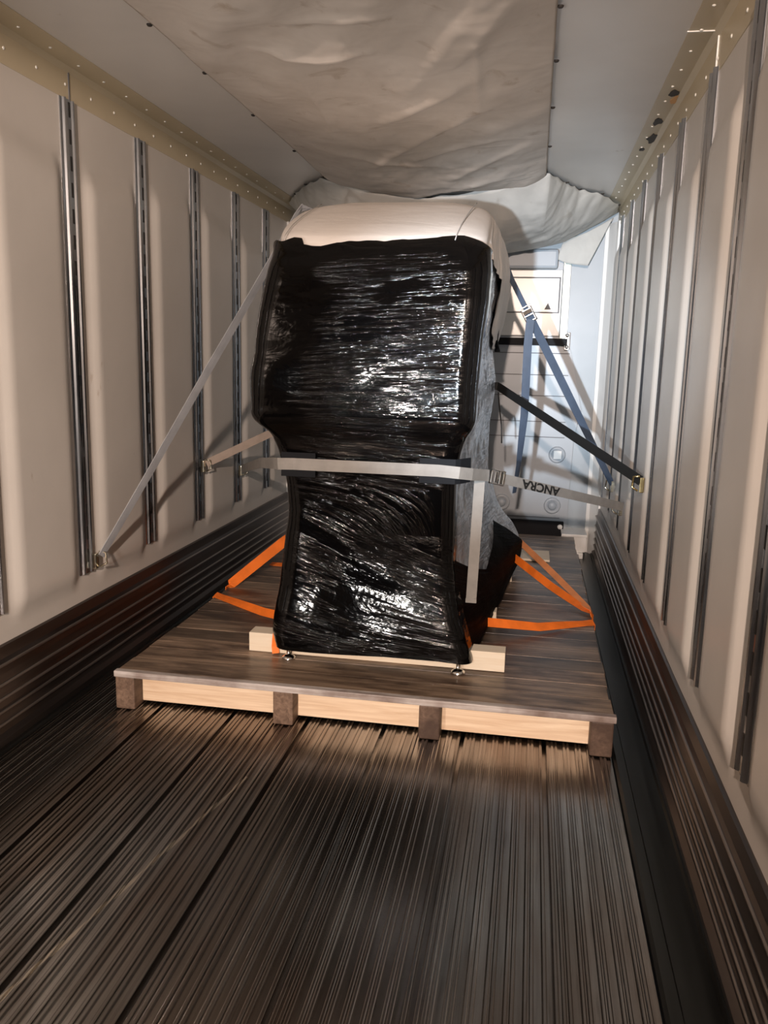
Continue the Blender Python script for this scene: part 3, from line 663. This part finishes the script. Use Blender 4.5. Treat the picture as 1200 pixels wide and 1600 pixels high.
# sewn seams on the cover
M_seam = mat('seam_thread', (0.42, 0.40, 0.38), 0.7)
for xa, xb in ((-1.03, -1.04), (-0.33, -0.30)):
    pts = []
    for z, yF in ((1.95, 3.42), (1.975, 3.45), (2.03, 3.56), (2.09, 3.72), (2.15, 3.90), (2.20, 4.06)):
        t = (z - 1.95) / 0.25; pts.append((xa + (xb - xa) * t, sm_interp(z, 1) - 0.010 + 0.012 * t, z + 0.004))
    tube('cover_seam', resample(pts, 0.03), 0.0022, M_seam, ld)
kn = tube('drawstring_knot', [(-0.222, 4.98, 1.60), (-0.214, 4.97, 1.565), (-0.205, 4.96, 1.545), (-0.222, 4.95, 1.548)], 0.012, M_black, ld)
tube('cover_cord', resample([(-0.20, 4.60, 1.93), (-0.198, 4.80, 1.75), (-0.214, 4.97, 1.56)], 0.05), 0.003, M_black, ld)
tube('loose_cord', resample([(-0.198, 5.10, 1.30), (-0.19, 5.13, 1.22), (-0.172, 5.15, 1.10), (-0.165, 5.15, 0.99)], 0.04), 0.004, M_blackweb, ld)
for x0 in (-0.998, -0.246):
    lathe('levelling_foot', [(0.030, 0), (0.030, 0.008), (0.018, 0.016), (0.009, 0.02), (0.009, 0.05), (0.02, 0.052), (0.02, 0.065), (0, 0.065)], (x0, 3.395, 0.171), (0, 0, 1), M_steel, ld, 20)
for x0 in (-0.99, -0.15):
    lathe('levelling_foot', [(0.030, 0), (0.030, 0.008), (0.018, 0.016), (0.009, 0.02), (0.009, 0.065), (0, 0.065)], (x0, 5.12, 0.171), (0, 0, 1), M_steel, ld, 20)

# ------------------------------------------------------------------ straps
Zv = (0, 0, 1)
def hook(parent, p, s, m=M_hook, dirn=None):
    """wall-track end fitting: plate with a wire loop"""
    x, y, z = p
    bm = bmesh.new(); L = parent.location
    add_box(bm, min(x, x + s * 0.02) - L.x, max(x, x + s * 0.02) - L.x, y - 0.016 - L.y, y + 0.016 - L.y, z - 0.04 - L.z, z + 0.03 - L.z, 0.004)
    obj('end_fitting', bm, m, parent)
    tube('hook_loop', [(x + s * 0.02, y + 0.012, z + 0.034), (x + s * 0.045, y + 0.028, z + 0.03), (x + s * 0.05, y + 0.028, z - 0.02), (x + s * 0.024, y + 0.016, z - 0.036)], 0.005, m, parent)
XLf, XRf = XL + 0.018, XR - 0.018
# long grey strap, left wall to the top of the load
A0 = (XLf + 0.03, 3.41, 0.575); A1 = (-1.195, 4.27, 2.222)
t = thing('tie_down_strap', 'long pale grey strap rising from low on the left wall to the load top', 'strap', A0)
w0 = Vector((0, 1, 0.1))
ribbon('webbing', [A0, ((A0[0] + A1[0]) / 2, (A0[1] + A1[1]) / 2, (A0[2] + A1[2]) / 2), A1, (-1.07, 4.45, 2.228)], [(0.1, 1, -0.35), (0.3, 0.9, -0.4), (0.3, 1, 0.0), (0, 1, 0)], 0.048, M_bluegreyweb, t, sag=0.004)
hook(t, (XLf, 3.395, 0.56), 1)
# brown-grey strap, left wall to the rear of the load
B0 = (XLf + 0.02, 4.70, 0.84); B1 = (-1.16, 5.10, 1.225)
t = thing('tie_down_strap', 'brown-grey strap from the third left track going behind the load at its neck', 'strap', B0)
ribbon('webbing', [B0, B1, (-1.10, 5.235, 1.26)], [(0.2, 0, 1)] * 3, 0.048, M_brownweb, t)
hook(t, (XLf, 4.675, 0.83), 1)
# grey belt strap across the front
zf = 1.045
t = thing('tie_down_strap', 'grey belt strap across the front of the black load with steel buckle and hanging tail', 'strap', (-0.65, 3.40, zf))
L0 = (XLf + 0.03, 5.30, 0.73)
pts = [L0, (-1.30, 3.93, 0.965), (-1.085, 3.46, 1.030), (-1.05, 3.404, 1.036), (-0.98, 3.392, 1.040), (-0.36, 3.392, 1.040), (-0.275, 3.396, 1.034), (-0.226, 3.46, 1.022), (-0.165, 3.61, 1.000)]
ribbon('webbing', pts, [(0, 0, 1)] * len(pts), 0.050, M_greyweb, t, thick=0.004)
hook(t, (XLf, 5.33, 0.72), 1, M_hook)
e0 = Vector((-0.165, 3.61, 1.000)); e1 = Vector((XRf - 0.02, 4.69, 0.712)); dd = (e1 - e0).normalized()
bk = e0 + dd * 0.02
# cam buckle
def buckle(parent, c, d, up, scale=1.0, m=M_steel):
    d = Vector(d).normalized(); up = (Vector(up) - d * d.dot(Vector(up))).normalized(); n = d.cross(up)
    if n.y > 0: n = -n
    Mx = Matrix((d, up, n)).transposed(); L = parent.location
    def bx(name, a0, a1, b0, b1, c0, c1, mm, bev=0.002):
        bm = bmesh.new(); add_box(bm, a0 * scale, a1 * scale, b0 * scale, b1 * scale, c0 * scale, c1 * scale, bev * scale)
        for v_ in bm.verts: v_.co = Mx @ v_.co + Vector(c) - L
        return obj(name, bm, mm, parent)
    bx('buckle_frame', -0.045, 0.045, 0.027, 0.032, -0.004, 0.022, m); bx('buckle_frame', -0.045, 0.045, -0.032, -0.027, -0.004, 0.022, m)
    bx('buckle_bar', 0.036, 0.047, -0.034, 0.034, 0.004, 0.018, m); bx('buckle_bar', 0.002, 0.010, -0.029, 0.029, 0.010, 0.022, m)
    bx('buckle_bar', -0.047, -0.040, -0.030, 0.030, 0.0, 0.012, m); bx('buckle_lever', -0.030, -0.004, -0.024, 0.024, 0.012, 0.018, m)
buckle(t, bk + dd * 0.035, dd, (0, 0, 1), 1.0)
ribbon('lettered_webbing', [bk + dd * 0.05, e1], [(0, 0, 1), (0, 0, 1)], 0.046, M_greyweb, t, thick=0.004)['label'] = 'grey webbing printed with black letters'
# hanging tail
tp = bk + Vector((-0.045, -0.03, 0.015)); 
ribbon('tail', [tp + Vector((0.0, 0.022, -0.012)), tp + Vector((-0.003, 0.004, -0.04)), tp + Vector((-0.009, -0.008, -0.30)), tp + Vector((-0.016, -0.006, -0.58))], [(1, 0.12, 0.0)] * 4, 0.046, M_greyweb, t, wave=0.0015)
box('stitched_end', tp.x - 0.040, tp.x + 0.008, tp.y - 0.0105, tp.y - 0.0045, tp.z - 0.582, tp.z - 0.562, M_greyweb, t)
hook(t, (XRf - 0.02, 4.70, 0.70), -1, M_hook)
# printed word, upside down as it hangs
fc = bpy.data.curves.new('txt', 'FONT'); fc.body = 'ANCRA'; fc.size = 1.0; fc.align_x = 'CENTER'; fc.align_y = 'CENTER'; fc.extrude = 0.0; fc.offset = 0.035
fo = bpy.data.objects.new('txt', fc); C.objects.link(fo); bpy.context.view_layer.update()
me = bpy.data.meshes.new_from_object(fo.evaluated_get(bpy.context.evaluated_depsgraph_get())); bpy.data.objects.remove(fo)
up = (Vector((0, 0, 1)) - dd * dd.z).normalized(); nn = dd.cross(up); nn = -nn if nn.y > 0 else nn
ccx = bk + dd * 0.42
for v_ in me.vertices:
    a, b = v_.co.x, v_.co.y
    v_.co = ccx - dd * a * 0.098 - up * b * 0.056 + nn * 0.0035 - t.location
link_mesh('printed_lettering', me, M_ink, t)['label'] = 'black printed lettering, upside down'
# corner pads behind the belt
o = prism('edge_protector', [(-1.035, 0.985), (-0.885, 0.985), (-0.885, 1.088), (-1.035, 1.088)], 'y', 3.400, 3.405, M_card, None, 0.001); tag(o, 'black card edge protector under the belt strap at the left front edge', 'edge protector', 'edge protectors under the belt strap')
o = prism('edge_protector', [(-0.44, 3.406), (-0.44, 3.400), (-0.292, 3.400), (-0.272, 3.42), (-0.235, 3.49), (-0.241, 3.493), (-0.277, 3.426), (-0.295, 3.406)], 'z', 0.985, 1.088, M_card, None); tag(o, 'black card edge protector bent round the right front edge by the buckle', 'edge protector', 'edge protectors under the belt strap')
# black strap on the right
K0 = (-0.195, 5.12, 1.33); K1 = (XRf - 0.02, 4.03, 0.95)
t = thing('tie_down_strap', 'black strap running down from behind the load to the yellow hook on the right wall', 'strap', K1)
ribbon('webbing', [(-0.32, 5.235, 1.335), (-0.21, 5.215, 1.333), K0, K1], [(0.1, 0.1, 1)] * 4, 0.048, M_blackweb, t)
hook(t, (XRf - 0.01, 4.00, 0.94), -1, M_brass)
# blue strap with buckle and long tail
q0 = Vector((-0.150, 4.95, 1.945)); q1 = Vector((XRf - 0.015, 5.42, 0.735)); qd = (q1 - q0).normalized()
t = thing('tie_down_strap', 'blue strap slanting down to the right wall with a buckle and a long hanging tail', 'strap', q1)
wq = Vector((1, -0.3, 0.4))
ribbon('webbing', [(-0.26, 4.88, 2.17), (-0.20, 4.93, 2.06), q0, q0 + qd * 0.20], [wq] * 4, 0.030, M_blueweb, t, thick=0.004)
cq = q0 + qd * 0.225; buckle(t, cq, qd, Vector((1, 0, 0.4)), 1.05, M_steel)
ribbon('webbing', [cq, q1], [wq, (0.6, 0.8, 0.4)], 0.048, M_blueweb, t, thick=0.004)
tq = cq + qd * 0.04
ribbon('tail', [tq + Vector((-0.005, -0.02, 0)), tq + Vector((-0.012, -0.02, -0.15)), tq + Vector((-0.010, -0.02, -0.55)), tq + Vector((-0.028, -0.02, -0.85)), tq + Vector((-0.045, -0.02, -1.02))], [(1, 0, 0), (1, 0.1, 0), (0.9, 0.4, 0), (0.5, 0.8, 0), (0.4, 0.9, 0)], 0.048, M_blueweb, t)
hook(t, (XRf, 5.43, 0.72), -1, M_hook)
# orange straps to the pallet edges
ZD = 0.176
def orange(label, pts, wd, m=M_orange, w=0.045):
    t = thing('pallet_strap', label, 'strap', pts[0], 'orange straps fixing the load to the pallet'); ribbon('webbing', pts, wd, w, m, t, thick=0.003); return t
up_ = (0, 0.4, 1)
orange('orange strap at front left, slanting from the pallet edge under the load', [(PX0 - 0.006, 4.235, 0.10), (PX0 - 0.004, 4.23, ZD), (-1.30, 3.96, ZD + 0.012), (-1.085, 3.80, ZD + 0.04), (-1.04, 3.62, 0.262)], [(0, 1, 0.0), (0, 1, 0.1), (0.1, 0.5, 0.5), (0.1, 0.5, 0.8), (0.3, 0.4, 0.8)])
o = ribbon('strap_tail', [(-1.060, 3.50, 0.266), (-1.068, 3.437, 0.262), (-1.072, 3.434, 0.205), (-1.066, 3.425, 0.176)], [(1, 0.2, 0)] * 4, 0.032, M_orange); tag(o, 'short orange strap tail hanging over the front bearer at its left', 'strap')
orange('brightest orange strap, rising from the left pallet edge behind the load', [(PX0 - 0.006, 4.42, 0.10), (PX0 - 0.004, 4.42, ZD), (-1.645, 4.43, ZD + 0.01), (-1.42, 4.70, 0.385), (-1.10, 5.08, 0.62)], [(0, 1, 0), (0, 1, 0.1), (-0.3, 0.5, 0.6), (-0.5, 0.3, 0.9), (-0.4, 0.2, 1)], M_orange, 0.06)
orange('small piece of red-orange strap low behind the load at left', [(-1.58, 4.97, ZD + 0.002), (-1.30, 4.90, ZD + 0.015), (-1.07, 4.84, 0.24)], [(0, 1, 0.2)] * 3)
orange('orange strap at front right lying from the load base to the pallet edge', [(-0.19, 3.90, 0.245), (0.10, 4.04, 0.195), (0.378, 4.235, ZD + 0.002), (PX1 + 0.006, 4.24, 0.10)], [(-0.2, 0.5, 1), (0, 0.6, 0.5), (0, 1, 0.1), (0, 1, 0)])
orange('dark orange strap at rear right, the lower of the crossing pair', [(-0.075, 5.00, 0.33), (0.16, 4.70, 0.235), (0.378, 4.375, ZD + 0.004), (PX1 + 0.008, 4.37, 0.10)], [(-0.1, 0.5, 1), (0.1, 0.6, 0.5), (0, 1, 0.1), (0, 1, 0)])
orange('pale orange strap at rear right, the upper of the crossing pair', [(-0.03, 5.27, 0.36), (0.17, 4.86, 0.275), (0.376, 4.41, ZD + 0.010), (PX1 + 0.010, 4.41, 0.10)], [(0.4, 0.5, 0.3), (0.4, 0.5, 0.3), (0, 1, 0.1), (0, 1, 0)], M_ltorange, 0.04)
